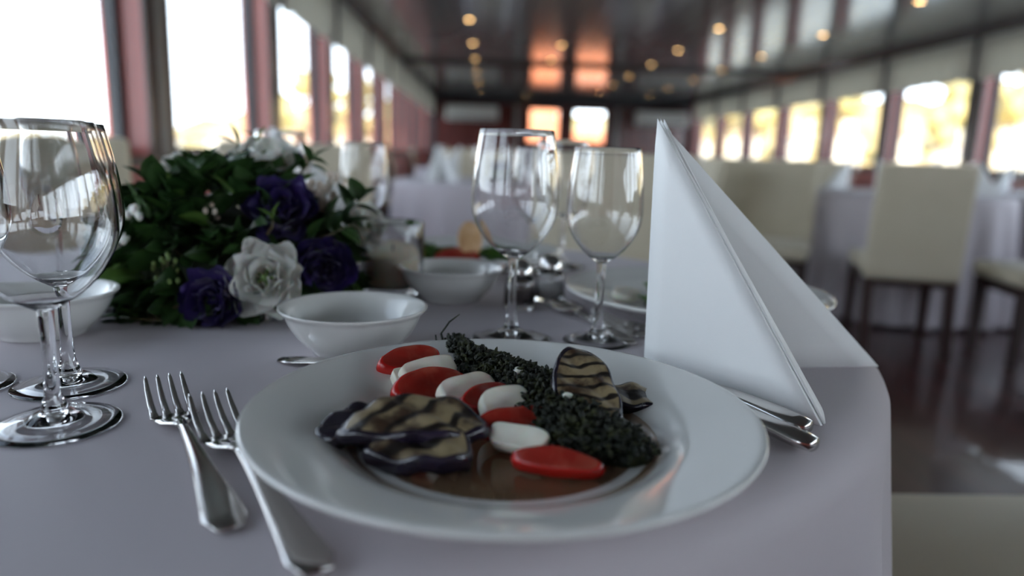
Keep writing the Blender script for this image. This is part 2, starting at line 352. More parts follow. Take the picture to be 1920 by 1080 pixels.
# ceiling downlights
def downlight():
    t = empty('ceiling_downlight')
    r = MB(); r.lathe([(.034, -.002), (.036, -.010), (.046, -.012), (.052, -.006), (.053, 0), (.034, 0)], 24).build('ring', 'brass', t)
    l = MB(); l.lathe([(.0001, -.008), (.02, -.009), (.035, -.005), (.035, 0), (.0001, 0)], 24).build('lens', 'lamp', t)
    return t
dl = downlight()
COLS = [(-.22, 'leftmost'), (.87, 'second'), (2.33, 'third'), (3.47, 'rightmost')]
nd = 0
for ci, (x, cn) in enumerate(COLS):
    rows = [2.8, 4.4, 6.0, 7.6, 9.2, 10.75, 12.4, 14.1, 15.8] if ci else [7.6, 9.2, 10.75, 12.4, 14.1, 15.9]
    if ci == 1: rows = [9.1, 10.55, 17.0]
    if ci == 2: rows = [7.57, 9.17, 10.66, 12.3, 13.85, 15.6]
    if ci == 3: rows = [6.0, 7.7, 9.4, 10.97, 12.5, 14.2, 15.8]
    for ri, y in enumerate(rows):
        inst(dl, (x, y, ZC), 0, 'round warm downlight, %s from the front in the %s ceiling row' % (ORD[ri], cn), 'ceiling light', 'round ceiling downlights')

# wall air conditioners
def aircon(x0, x1, label):
    t = empty('air_conditioner', ((x0+x1)/2, Y1, 1.62)); W = (x1-x0)/2
    b = MB(); b.box((-W, -.22, .0), (W, 0, .33)).build('casing', 'plastic', t, smooth=False, bevel=.04)
    b = MB(); b.box((-W+.05, -.228, .025), (W-.05, -.221, .06)).build('air_slot', 'ventdark', t, smooth=False)
    b = MB(); b.box((-W+.03, -.226, .10), (W-.03, -.2205, .105)).build('panel_seam', 'ventdark', t, smooth=False)
    tag(t, label, 'air conditioner')
aircon(-1.0, .22, 'long white air conditioner high on the far wall left of the doorways')
aircon(3.45, 4.68, 'long white air conditioner high on the far wall right of the doorways')

# ------------------------------------------------------------------ outside: water, shore, hills, houses
MB().add([(-900, -700, -2), (900, -700, -2), (900, 900, -2), (-900, 900, -2)], [(0, 1, 2, 3)]).build('sea_water', 'water', kind='structure', smooth=False)
def hill_h(th, r):
    # th: degrees from straight ahead, right positive
    if th > 0: top = 15.5*(1-math.exp(-th/9.0))*(1+.16*math.sin(th*.35)+.07*math.sin(th*1.3))
    else: top = (8.5*math.exp(-((th+14.5)/6)**2)+2.0)*(1+.2*math.sin(th*.5)+.08*math.sin(th*1.7)) if th > -70 else 2.0
    t = max(0, min(1, (r-90)/75)); return -2.2+(top+2.2)*(t*t*(3-2*t))
v = []; f = []; na, nr = 130, 14
for i in range(na+1):
    th = -80+160*i/na
    for j in range(nr+1):
        r = 85+110*j/nr; a = math.radians(th); v.append((r*math.sin(a), r*math.cos(a), hill_h(th, r)+random.uniform(-.3, .3)*(j > 1)))
q = nr+1
for i in range(na):
    for j in range(nr): A = i*q+j; f.append((A, A+q, A+q+1, A+1))
MB().add(v, f).build('hillside', 'hill', kind='structure')
def house():
    t = empty('house')
    MB().box((-4, -4, -2), (4, 4, 5.2)).build('walls', 'housew', t, smooth=False)
    r = MB(); r.add([(-4.5, -4.5, 5.2), (4.5, -4.5, 5.2), (4.5, 4.5, 5.2), (-4.5, 4.5, 5.2), (-2, 0, 7.2), (2, 0, 7.2)], [(0,3,2,1),(0,1,5,4),(1,2,5),(2,3,4,5),(3,0,4)]).build('roof', 'roof', t, smooth=False)
    for fx in (-2.4, 0, 2.4):
        for z in (.6, 3.1):
            MB().box((fx-.55, -4.06, z), (fx+.55, -3.99, z+1.4)).build('house_window', 'winglass', t, smooth=False)
    return t
spots = []
def free(th, r, d):
    a = math.radians(th); p = Vector((r*math.sin(a), r*math.cos(a)))
    if any((p-q).length < d+e for q, e in spots): return False
    spots.append((p, d)); return True
hs = house(); TH = [-24, -19.5, -15, -10.5, 16, 19.5, 23, 26.5, 30, 33.5, 37, 40.5, 44, 47.5]
hs.scale = (.54, .54, .54)
for i, th in enumerate(TH):
    r = (100 if th < 0 else 104)+(i*37 % 9); a = math.radians(th); free(th, r, 3.4); h = inst(hs, (r*math.sin(a), r*math.cos(a), hill_h(th, r)+.4), -a+(i*29 % 10-5)*.05, 'pale blurred house on the sunlit shore outside the %s windows' % ('left' if th < 0 else 'right'), 'house', 'houses outside the %s windows' % ('left' if th < 0 else 'right'))
def tree():
    t = empty('tree'); MB().tube([(0, 0, -1), (0, 0, 3)], .3, 6).build('trunk', 'trunk', t)
    m = MB()
    for k in range(16): a = random.uniform(0, 6.3); rr = random.uniform(0, 2.0); m.ball((rr*math.cos(a), rr*math.sin(a), random.uniform(2.4, 6)), random.uniform(.9, 1.7), 8, 6)
    m.build('crown', 'tree', t); return t
tr = tree()
nt_ = 0
while nt_ < 44:
    th = random.choice([random.uniform(-17, -6), random.uniform(15, 50), random.uniform(15, 50)]); r = random.uniform(108, 185); a = math.radians(th)
    if not free(th, r, 3.9): continue
    nt_ += 1
    inst(tr, (r*math.sin(a), r*math.cos(a), hill_h(th, r)), random.uniform(0, 6), 'yellow green autumn tree on the hill outside the %s windows' % ('left' if th < 0 else 'right'), 'tree', 'trees outside the %s windows' % ('left' if th < 0 else 'right'))
# sunlit deck beyond the far doors
o = MB().box((.6, 20.6, 0), (1.95, 20.8, 2.15)).build('deck_panel', 'orange', smooth=False, bevel=.02); tag(o, 'tall orange red panel standing sunlit behind the left far doorway', 'panel')
o = MB().box((2.05, 20.6, 0), (3.3, 20.8, 1.55)).build('deck_panel', 'orange', smooth=False, bevel=.02); tag(o, 'low orange red panel standing sunlit behind the right far doorway', 'panel')

# ------------------------------------------------------------------ furniture
def cloth_mesh(R, drop, seed, folds=26, amp=.028, ex=.022, n=240):
    rnd = random.Random(seed); ph = [rnd.uniform(0, 6.28) for _ in range(4)]; rr = .03; v = [(0, 0, 0)]; f = []; rings = []
    for t in [.25, .5, .75, .9, .96]: rings.append(((R-rr)*t, 0, 0))
    for k in range(7): a = PI/2*k/6; rings.append((R-rr+rr*math.sin(a), -rr*(1-math.cos(a)), 0 if k < 3 else .02*(k-2)/4))
    m = 14
    for k in range(1, m+1): t = k/m; rings.append((R+.05*t**1.2, -rr-(drop-rr)*t, .02+.98*t**.8))
    for (r, z, w) in rings:
        for i in range(n):
            a = 2*PI*i/n; s = math.sin(a*folds+1.3*math.sin(a*3+ph[0])+ph[1])+.5*math.sin(a*(folds*.6//1)+ph[2]); r2 = r+amp*w*s+ex*w*math.sin(a*5+ph[3])
            v.append((r2*math.cos(a), r2*math.sin(a), z))
    for i in range(n): f.append((0, 1+i, 1+(i+1) % n))
    for j in range(len(rings)-1):
        for i in range(n): A = 1+j*n; f.append((A+i, A+n+i, A+n+(i+1) % n, A+(i+1) % n))
    return v, f
def table_proto(R):
    t = empty('round_table'); b = MB(); b.lathe([(.0001, .715), (R-.03, .715), (R-.02, .725), (R-.02, .742), (R-.03, .750), (.0001, .750)], 48).build('tabletop', 'legwood', t)
    b = MB(); b.lathe([(.0001, 0), (.24, 0), (.24, .02), (.05, .05), (.035, .1), (.035, .68), (.12, .714), (.0001, .714)], 24).build('pedestal', 'black', t); return t
TC, TR = (-.20, .84), .612
tp0 = table_proto(TR); put(tp0, (*TC, 0)); tag(tp0, 'large round table in the foreground hidden under its white cloth', 'table'); used.add(tp0.name)
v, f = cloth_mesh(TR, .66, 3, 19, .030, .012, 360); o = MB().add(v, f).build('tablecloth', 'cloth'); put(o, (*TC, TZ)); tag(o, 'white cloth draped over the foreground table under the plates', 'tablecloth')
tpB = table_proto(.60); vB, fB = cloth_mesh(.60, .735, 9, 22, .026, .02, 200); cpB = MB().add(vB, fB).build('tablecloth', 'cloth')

def chair_proto():
    t = empty('dining_chair')
    m = MB(); m.box((-.215, -.20, .385), (.215, .23, .465)); m.build('seat', 'fabric', t, bevel=.028)
    # tall upholstered back, slightly tapered and leaning
    v = []; f = []; n = 9
    for j in range(n):
        u = j/(n-1); z = .37+.565*u; y = -.225-.07*u**1.3; hw = .215-.004*u; hy = .033-.010*u
        for sx, sy in ((-1, -1), (1, -1), (1, 1), (-1, 1)): v.append((sx*hw, y+sy*hy, z))
    for j in range(n-1):
        for k in range(4): f.append((j*4+k, j*4+(k+1) % 4, j*4+4+(k+1) % 4, j*4+4+k))
    f.append((3, 2, 1, 0)); e = (n-1)*4; f.append((e, e+1, e+2, e+3)); MB().add(v, f).build('backrest', 'fabric', t, bevel=.018)
    MB().box((-.19, -.215, .335), (.19, .205, .384)).build('seat_frame', 'legwood', t, smooth=False)
    for sx in (-1, 1):
        m = MB(); x = sx*.185; m.add([(x-.02, .17, 0.), (x+.016, .17, 0), (x+.016, .205, 0), (x-.02, .205, 0), (x-.022, .16, .384), (x+.022, .16, .384), (x+.022, .21, .384), (x-.022, .21, .384)], [(0,3,2,1),(4,5,6,7),(0,1,5,4),(1,2,6,5),(2,3,7,6),(3,0,4,7)]); m.build('leg', 'legwood', t, smooth=False)
        m = MB(); m.add([(x-.018, -.30, 0.), (x+.018, -.30, 0), (x+.018, -.262, 0), (x-.018, -.262, 0), (x-.022, -.235, .384), (x+.022, -.235, .384), (x+.022, -.185, .384), (x-.022, -.185, .384)], [(0,3,2,1),(4,5,6,7),(0,1,5,4),(1,2,6,5),(2,3,7,6),(3,0,4,7)]); m.build('leg', 'legwood', t, smooth=False)
    return t
ch = chair_proto()
def face(dx, dy): return math.atan2(-dx, dy)      # local +y is the chair's front
def chair(x, y, dx, dy, label, group=None): return inst(ch, (x, y, 0), face(dx, dy), label, 'chair', group)
chair(.67, .735, -1, 0, 'cream padded chair seat at the bottom right beside the foreground tablecloth')
chair(.31, 1.62, -.12, -1, 'cream chair facing us across the foreground table behind the wine glasses')
chair(-1.03, 1.66, .45, -.85, 'cream chair by the left windows behind the tall left wine glasses')
chair(-.46, 1.76, .25, -1, 'cream chair behind the flower arrangement')
chair(1.76, 4.98, .30, 1, 'cream chair seen from behind just right of the large white napkin')
chair(1.66, 4.08, -.45, -.9, 'cream chair turned toward us left of the right hand table')
chair(2.16, 3.60, .32, 1, 'cream chair with a broad plain back in front of the right hand table')
chair(2.70, 3.30, -1, .15, 'cream chair cut off by the right edge beside the right hand table')

# napkin: two stiff folded wings standing on the cloth
NB = Vector((.205, .56, 0))
def panel(mb, A, D, B, th, bul, nrm, n=10, mi=0):
    """thick triangular panel with apex A and base D-B"""
    A, D, B = Vector(A), Vector(D), Vector(B); N = nrm; idx = {}; v = []; f = []
    for s in (0, 1):
        for i in range(n+1):
            for j in range(i+1):
                t = i/n; u = j/i if i else 0; p = A.lerp(D.lerp(B, u), t); w = bul*math.sin(PI*u)*t*(1-.5*t)
                idx[s, i, j] = len(v); v.append(p+N*(w+(th*t**.35 if s else 0)))
    for s in (0, 1):
        for i in range(n):
            for j in range(i+1):
                q = (idx[s, i, j], idx[s, i+1, j], idx[s, i+1, j+1]); f.append(q if s else q[::-1])
                if j < i: q = (idx[s, i, j], idx[s, i+1, j+1], idx[s, i, j+1]); f.append(q if s else q[::-1])
    for i in range(n):
        f.append((idx[0, i, 0], idx[0, i+1, 0], idx[1, i+1, 0], idx[1, i, 0])); f.append((idx[0, i, i], idx[1, i, i], idx[1, i+1, i+1], idx[0, i+1, i+1]))
    for j in range(n): f.append((idx[0, n, j], idx[0, n, j+1], idx[1, n, j+1], idx[1, n, j]))
    mb.add(v, f, mi)
def napkin_proto():
    t = empty('folded_napkin'); A = Vector((.128, .545, .203))-NB; D = Vector((.133, .548, 0))-NB; B = Vector((.232, .448, 0))-NB; Cc = Vector((.348, .592, 0))-NB
    n1 = (B-D).cross(A-D).normalized()
    if n1.y > 0: n1 = -n1
    a = MB(); panel(a, A, D, B, .0035, .004, n1); panel(a, A+n1*-.0045, D-n1*.0045, B-n1*.0045-Vector((.002, 0, 0)), .0035, .002, n1); panel(a, A+n1*-.009, D-n1*.009, B-n1*.009-Vector((.001, -.003, 0)), .0035, .002, n1)
    a.build('front_wing', 'napkin', t)
    F2 = Vector((.250, .503, 0))-NB; n3 = (F2-B).cross(A-B).normalized(); n3 = n3 if n3.x > 0 else -n3
    r = MB(); panel(r, A+Vector((.0005, .0005, -.0005)), B+Vector((.001, .001, 0)), F2, .0015, .004, n3); r.build('folded_edge', 'napkin', t)
    n2 = Vector((.1, -1, 0)).normalized(); b = MB(); D2 = D+Vector((.004, .014, 0)); A2 = A+Vector((.004, .010, -.001)); panel(b, A2, D2, Cc, .003, -.004, n2); panel(b, A2-n2*.004, D2-n2*.004, Cc-n2*.004-Vector((.002, 0, 0)), .003, -.003, n2)
    b.build('rear_wing', 'napkin', t); return t
nk = napkin_proto()
inst(nk, (NB.x-.0015, NB.y, TZ), 0, 'large white napkin folded into a tall pyramid right of the foreground plate', 'napkin')
inst(nk, (-.275, 1.20, TZ+.001), .12, 'white folded napkin standing behind the right side of the flowers', 'napkin')

# ------------------------------------------------------------------ tableware
def mirror_close(p): return p
PLATE = [(.0001, .004), (.055, .004), (.070, .001), (.078, .001), (.082, .006), (.096, .0105), (.105, .0155), (.125, .0205), (.140, .0255), (.1425, .0285), (.1415, .0305), (.139, .0302), (.124, .0262), (.108, .0220), (.100, .0200), (.094, .0150), (.088, .0105), (.078, .0085), (.050, .0080), (.0001, .0080)]
def plate_proto(): return MB().lathe(PLATE, 128).build('dinner_plate', 'china', subd=1)
PLATE[:] = [(r*1.035, z) for r, z in PLATE]; pl = plate_proto(); PC = Vector((.013, .397, TZ))
inst(pl, PC, 0, 'large white wide rimmed plate with the tomato and cheese salad in the foreground', 'plate')
P2 = Vector((.238, .785, TZ)); P3 = Vector((-.03, 1.075, TZ))
inst(pl, P2, 0, 'white plate with salad partly hidden behind the large napkin', 'plate')
inst(pl, P3, 0, 'white plate with salad and bread across the table behind the small bowl', 'plate')
BOWL = [(.0001, .003), (.030, .003), (.036, 0), (.040, 0), (.041, .005), (.052, .013), (.061, .026), (.0655, .037), (.0675, .0395), (.0715, .0425), (.0720, .0445), (.070, .0455), (.0660, .0425), (.0625, .038), (.057, .026), (.048, .015), (.036, .009), (.0001, .008)]
BOWL[:] = [(r*.885, z*.90) for r, z in BOWL]; bw = MB().lathe(BOWL, 96).build('small_bowl', 'china', subd=1)
inst(bw, (-.113, .606, TZ), 0, 'small white bowl directly behind the foreground plate', 'bowl')
inst(bw, (-.040, .835, TZ), 0, 'small white bowl beside the candle glass, in shade', 'bowl')
inst(bw, (-.398, .640, TZ), 0, 'small white bowl at the left edge behind the tall wine glasses', 'bowl')

def glass_proto(name, R, rim, H, stem, foot=.037, n=64):
    t = empty(name); zb = stem; hb = H-stem; w = .0011
    outer = [(foot, .0012), (foot-.0006, .0019), (foot*.8, .0026), (foot*.45, .0052), (.0078, .0105), (.0048, .020), (.0040, .035), (.0039, stem-.02), (.0044, stem-.006)]
    bo = []
    for k in range(0, 25):
        u = k/24; z = zb+hb*u
        r = R*math.sin(min(1, u/.45)*PI/2)**.62 if u < .45 else rim+(R-rim)*math.cos((u-.45)/.55*PI/2)**1.0*1.0
        bo.append((max(r, .0048), z))
    bi = [(max(r-w, .0001), max(z, zb+.0035+0*z)) for r, z in bo[1:]]; bi = [(r, z) for r, z in bi]
    top = bo[-1]; rimp = [(top[0]-.0002, top[1]+.0004), (top[0]-w*.5, top[1]+.0006), (top[0]-w+.0002, top[1]+.0004)]
    inner = list(reversed(bi)); inner.append((.0001, zb+.0045))
    MB().lathe(bo+rimp+inner, n).build('bowl', 'glass', t)
    MB().lathe(outer[4:]+[bo[0]], 24).build('stem', 'glass', t)
    MB().lathe([(.0001, .0058), (.006, .0052), (foot*.45, .0032), (foot*.8, .0010), (foot-.002, .0001), (foot, .0010)]+outer[:5], n).build('foot', 'glass', t)
    return t
ga = glass_proto('wine_glass', .0405, .0335, .194, .077)
gb = glass_proto('wine_glass', .0350, .0300, .181, .076, .033)
gl = glass_proto('wine_glass', .0425, .0335, .184, .073)
def at(px, py, z=TZ): return onz(px, py, z)
inst(gl, at(105, 797), 0, 'tall empty wine glass at the left edge, the nearer one of the overlapping pair', 'wine glass')
inst(gl, at(132, 722), 0, 'tall empty wine glass at the left edge, behind and overlapping the nearest one', 'wine glass')
inst(gl, (-.372, .492, TZ), 0, 'empty wine glass cut off by the left edge, only its rim showing', 'wine glass')
inst(ga, (.026, .657, TZ), 0, 'large empty wine glass behind the plate, left of the two in the middle', 'wine glass')
inst(gb, at(1120, 641), 0, 'smaller empty wine glass standing just left of the large napkin', 'wine glass')
inst(ga, (.118, 1.10, TZ), 0, 'blurred wine glass behind the two clear glasses in the middle', 'wine glass')
inst(gb, (.070, 1.02, TZ), 0, 'small blurred wine glass behind the large middle glass', 'wine glass')
inst(ga, (-.30, 1.06, TZ), 0, 'blurred wine glass behind the white flowers at the top of the arrangement', 'wine glass')
inst(gb, (-.175, 1.03, TZ), 0, 'small blurred wine glass right of the flowers beside a chair back', 'wine glass')
inst(ga, (-.505, .86, TZ), 0, 'blurred wine glass between the left glass pair and the flowers', 'wine glass')

# candle glass
t = empty('candle_glass', (-.114, .872, TZ)); MB().lathe([(.0001, 0), (.036, 0), (.0385, .003), (.0385, .086), (.0378, .0875), (.037, .086), (.0362, .012), (.034, .009), (.0001, .009)], 64).build('tumbler', 'glass', t); tag(t, 'clear glass tumbler holding a cream candle right of the flowers', 'candle holder')
t = empty('candle', (-.114, .872, TZ+.0095)); MB().lathe([(.0001, 0), (.033, 0), (.0335, .002), (.0335, .034), (.032, .036), (.0001, .035)], 48).build('wax', 'wax', t); MB().tube([(0, 0, .0355), (.001, 0, .043)], .0008, 6).build('wick', 'black', t); tag(t, 'cream candle inside the glass tumbler right of the flowers', 'candle')
# shakers
def shaker(loc, fill, label):
    t = empty('shaker', loc); MB().lathe([(.0001, 0), (.017, 0), (.0185, .002), (.0165, .030), (.0135, .038), (.0125, .038), (.0150, .030), (.0165, .005), (.0001, .004)], 32).build('glass_body', 'glass', t)
    MB().lathe([(.0001, .0046), (.0160, .0055), (.0150, .022), (.0001, .023)], 24).build('contents', fill, t)
    MB().lathe([(.0001, .056), (.006, .0555), (.0115, .050), (.0138, .042), (.0138, .0385), (.0001, .0385)], 32).build('cap', 'steel', t); tag(t, label, 'shaker')
shaker((.040, .795, TZ), 'pepper', 'small pepper shaker with steel cap behind the stem of the large middle glass')
shaker((.078, .838, TZ), 'salt', 'small salt shaker with steel cap right behind the pepper shaker')

# cutlery: local +y towards the tip, origin on the cloth under the middle
def handle(mb, y0, y1, w0, w1, z0=.003, z1=.006, th=.0016):
    st = []
    for k in range(15):
        u = k/14; y = y0+(y1-y0)*u
        ww = w1+(w0-w1)*(1-u)**1.5
        if k == 0: ww = w0*.55
        if k == 1: ww = w0*.93
        z = z0+(z1-z0)*(u**3)+.003*math.sin(PI*u); st.append((0, y if k else y0-.002, z, ww, th+.0010*u))
    mb.loft(st, 14, e=.75)
def fork_proto():
    t = empty('fork'); L = .204
    m = MB(); handle(m, -L/2+.002, .030, .0115, .0030, .0022, .0075); m.build('handle', 'steel', t)
    m = MB(); st = [(0, .028, .0072, .0031, .0026), (0, .034, .0060, .0055, .0018), (0, .042, .0042, .0105, .0013), (0, .050, .0034, .0127, .0012), (0, .058, .0032, .0130, .0012)]; m.loft(st, 14, e=.8)
    for k in range(4):
        x = (k-1.5)*.00755; m.loft([(x, .056, .0032, .0030, .0012), (x*1.0, .066, .0036, .0026, .0012), (x, .078, .0062, .0023, .0011), (x, .090, .0110, .0019, .0010), (x*.99, .099, .0162, .0014, .0008), (x*.99, .102, .0178, .0005, .0004)], 8)
    m.build('tines', 'steel', t); return t
fk = fork_proto()
def lay(proto, tip, end, label, cat, group=None, dz=0):
    mid = (Vector(tip)+Vector(end))/2; d = Vector(tip)-Vector(end); return inst(proto, (mid.x, mid.y, TZ+dz), face(d.x, d.y), label, cat, group)
lay(fk, (-.219, .476, 0), (-.113, .302, 0), 'steel fork at the left of the foreground plate, the farther out of the two', 'fork')
f2 = lay(fk, (-.1735, .437, 0), (-.065, .266, 0), 'steel fork touching the left rim of the foreground plate', 'fork', dz=.002)
def knife_proto():
    t = empty('table_knife'); m = MB(); handle(m, -.11, .0, .0112, .0062, .0050, .0045, .0042); m.build('handle', 'steel', t)
    m = MB(); m.loft([(0, -.002, .0045, .0050, .0028), (0, .006, .0045, .0090, .0010), (-.001, .05, .0045, .0095, .0008), (-.002, .09, .0045, .0085, .0007), (-.005, .108, .0045, .0040, .0006), (-.007, .112, .0045, .0008, .0004)], 10); m.build('blade', 'steel', t); return t
kn = knife_proto()
def spoon_proto():
    t = empty('spoon'); m = MB(); handle(m, -.085, .030, .0095, .0026, .0022, .0070); m.build('handle', 'steel', t)
    v = []; f = []; nr, ns = 7, 28
    for s in (0, 1):
        for j in range(nr+1):
            q = j/nr
            for k in range(ns):
                a = 2*PI*k/ns; x = .0185*q*math.cos(a)*(1-.12*math.sin(a)); y = .060+.031*q*math.sin(a); v.append((x, y, .0009+.0075*q*q+(0 if s else .0010)))
    for s in (0, 1):
        o = s*(nr+1)*ns
        for j in range(nr):
            for k in range(ns): g = (o+j*ns+k, o+j*ns+(k+1) % ns, o+(j+1)*ns+(k+1) % ns, o+(j+1)*ns+k); f.append(g if not s else g[::-1])
    o = (nr+1)*ns
    for k in range(ns): f.append((nr*ns+k, nr*ns+(k+1) % ns, o+nr*ns+(k+1) % ns, o+nr*ns+k))
    MB().add(v, f).build('spoon_bowl', 'steel', t); return t
spn = spoon_proto()
# knives under the napkin, right of the plate
def run(a, b, L):  # end point a, heading towards b
    a, b = Vector(a), Vector(b); return a+(b-a).normalized()*L
e = (.210, .430, 0); lay(kn, run(e, (.095, .600, 0), .22), e, 'steel knife handle poking out under the large napkin, the farther one', 'knife', dz=.001)
e = (.202, .404, 0); lay(kn, run(e, (.090, .570, 0), .22), e, 'steel knife handle poking out by the plate rim below the large napkin, the nearer one', 'knife')
e = (-.166, .567, 0); lay(spn, run(e, (-.02, .525, 0), .175), e, 'steel dessert spoon lying behind the foreground plate, its handle end showing', 'spoon')
e = (.118, .700, 0); lay(spn, (.078, .800, 0), run((.078, .800, 0), (.120, .690, 0), .17), 'steel spoon lying between the small glass and the shakers', 'spoon')
lay(fk, (.105, .690, 0), (.300, .625, 0), 'steel fork near the small wine glass, half hidden by the large napkin', 'fork')
lay(fk, (.116, .722, 0), (.302, .655, 0), 'steel fork lying along the edge of the plate behind the large napkin', 'fork')

# ------------------------------------------------------------------ the salad on the near plate
def plane_T(c, long_dir, tilt, roll=0.0):
    """frame: x along long_dir (heading angle), tilted about x"""
    return Matrix.Translation(Vector(c)) @ Matrix.Rotation(long_dir, 4, 'Z') @ Matrix.Rotation(roll, 4, 'Y') @ Matrix.Rotation(tilt, 4, 'X')
def slab(rx, ry, th, seed, rag=.04, n=48, bow=0.0, box=1.0, wr=0.0006):
    """rounded slice: flesh top and bottom (material 0), rim (material 1)"""
    rnd = random.Random(seed); ph = [rnd.uniform(0, 6.28) for _ in range(4)]; m = MB(); v = []; f = []; mi = []
    prof = [(0, 1), (.18, 1), (.36, 1), (.54, 1), (.72, 1), (.88, .98), (.97, .80), (1, .35), (1, -.35), (.97, -.80), (.90, -.98), (.6, -1), (0, -1)]
    if box < 1: prof = [(q, 1 if i < 7 else (-1 if i > 8 else h)) for i, (q, h) in enumerate(prof)]
    for q, h in prof:
        for k in range(n):
            a = 2*PI*k/n; r = 1+rag*(math.sin(2*a+ph[0])+.6*math.sin(3*a+ph[1])+.4*math.sin(5*a+ph[2])); ca, sa = math.cos(a), math.sin(a); x = rx*q*r*math.copysign(abs(ca)**box, ca); y = ry*q*r*math.copysign(abs(sa)**box, sa)
            v.append((x, y, h*th/2+bow*(x*x/(rx*rx))+wr*math.sin(x*230+ph[3]+y*90)*math.sin(y*200+x*60+ph[0])))
    for i in range(len(prof)-1):
        for k in range(n): f.append((i*n+k, (i+1)*n+k, (i+1)*n+(k+1) % n, i*n+(k+1) % n)); mi.append(1 if 5 <= i <= 9 else 0)
    m.add(v, f); m.m = mi; return m
def food(name, m, mats, c, head, tilt, label, cat, roll=0.0, group=None):
    o = m.build(name, mats); o.matrix_world = plane_T(c, head, tilt, roll); tag(o, label, cat, group); return o
Z = TZ
R_ = math.radians
NEAR = 'nearest the front of the row'
def pt(px, py, h): p = onz(px, py, Z+h); return p
food('tomato_slice', slab(.0235, .012, .012, 1), ['tomato', 'tomskin'], pt(768, 679, .026), R_(34), R_(34), 'red tomato slice at the top left end of the salad row', 'tomato slice')
food('cheese_slice', slab(.0215, .0085, .010, 2, .02, box=.45), ['mozz', 'mozz'], pt(803, 696, .025), R_(42), R_(38), 'long white cheese slice under the topmost tomato slice', 'cheese slice')
food('cheese_slice', slab(.0065, .006, .010, 3, .02, box=.45), ['mozz', 'mozz'], pt(753, 709, .021), R_(30), R_(38), 'small square piece of white cheese at the left end of the topmost cheese slice', 'cheese slice')
food('tomato_slice', slab(.0265, .013, .011, 3), ['tomato', 'tomskin'], pt(804, 725, .0215), R_(34), R_(40), 'red tomato slice, second from the top of the salad row', 'tomato slice')
food('cheese_slice', slab(.0205, .011, .010, 4, .03, box=.7), ['mozz', 'mozz'], pt(875, 734, .023), R_(40), R_(36), 'white cheese slice, second from the top of the salad row', 'cheese slice')
food('tomato_slice', slab(.0215, .009, .009, 5), ['tomato', 'tomskin'], pt(910, 747, .0225), R_(44), R_(42), 'narrow red tomato slice in the middle of the salad row', 'tomato slice')
food('cheese_slice', slab(.0175, .011, .010, 6, .03, box=.7), ['mozz', 'mozz'], pt(948, 759, .023), R_(30), R_(36), 'white cheese slice, third from the top, touching the grilled eggplant', 'cheese slice')
food('tomato_slice', slab(.0245, .010, .010, 7), ['tomato', 'tomskin'], pt(962, 794, .020), R_(24), R_(38), 'red tomato slice, second from the front of the salad row', 'tomato slice')
food('cheese_slice', slab(.0165, .0075, .009, 8, .03, box=.6), ['mozz', 'mozz'], pt(974, 824, .018), R_(-22), R_(34), 'white cheese slice at the front of the salad row', 'cheese slice')
food('tomato_slice', slab(.0245, .0070, .0105, 9, bow=-.004), ['tomato', 'tomskin'], pt(1042, 866, .0170), R_(-12), R_(36), 'large red tomato slice at the front of the salad row', 'tomato slice')
food('eggplant_slice', slab(.040, .020, .009, 12, .075, 72, -.006, wr=.0022), ['egg', 'skin'], pt(780, 786, .029), R_(14), R_(14), 'grilled eggplant slice with dark bars lying on top at the left', 'eggplant slice')
food('eggplant_slice', slab(.027, .016, .012, 13, .07, 72, -.003, wr=.0025), ['egg3', 'skin'], pt(790, 843, .0185), R_(4), R_(16), 'dark grilled eggplant slice under the left one, closest to the rim', 'eggplant slice')
food('eggplant_slice', slab(.021, .016, .012, 18, .08, 64, -.002, wr=.003), ['skin', 'skin'], pt(662, 802, .019), R_(35), R_(10), 'folded shiny purple eggplant skin at the left end of the grilled slices', 'eggplant slice')
food('eggplant_slice', slab(.0205, .037, .010, 14, .06, 72, 0, wr=.002), ['egg2', 'skin'], pt(1098, 734, .030), R_(16), R_(30), 'upright oval grilled eggplant slice at the right behind the herb sauce', 'eggplant slice')
food('eggplant_slice', slab(.027, .014, .010, 15, .09, 64, -.002, wr=.002), ['egg3', 'skin'], pt(1180, 748, .016), R_(-35), R_(10), 'small dark grilled eggplant slice sticking out at the far right of the plate', 'eggplant slice')
food('eggplant_slice', slab(.028, .013, .008, 16, .06, 64, 0), ['egg3', 'skin'], pt(1040, 722, .018), R_(5), R_(5), 'dark eggplant slice buried under the herb sauce behind the cheese', 'eggplant slice')
# juice film in the plate's well
o = MB().lathe([(.0001, .0088), (.084, .0088), (.0905, .0126)], 96).build('juice_film', 'juice'); put(o, PC); tag(o, 'thin brown cooking juice pooled in the well of the foreground plate', 'juice', kind='stuff')
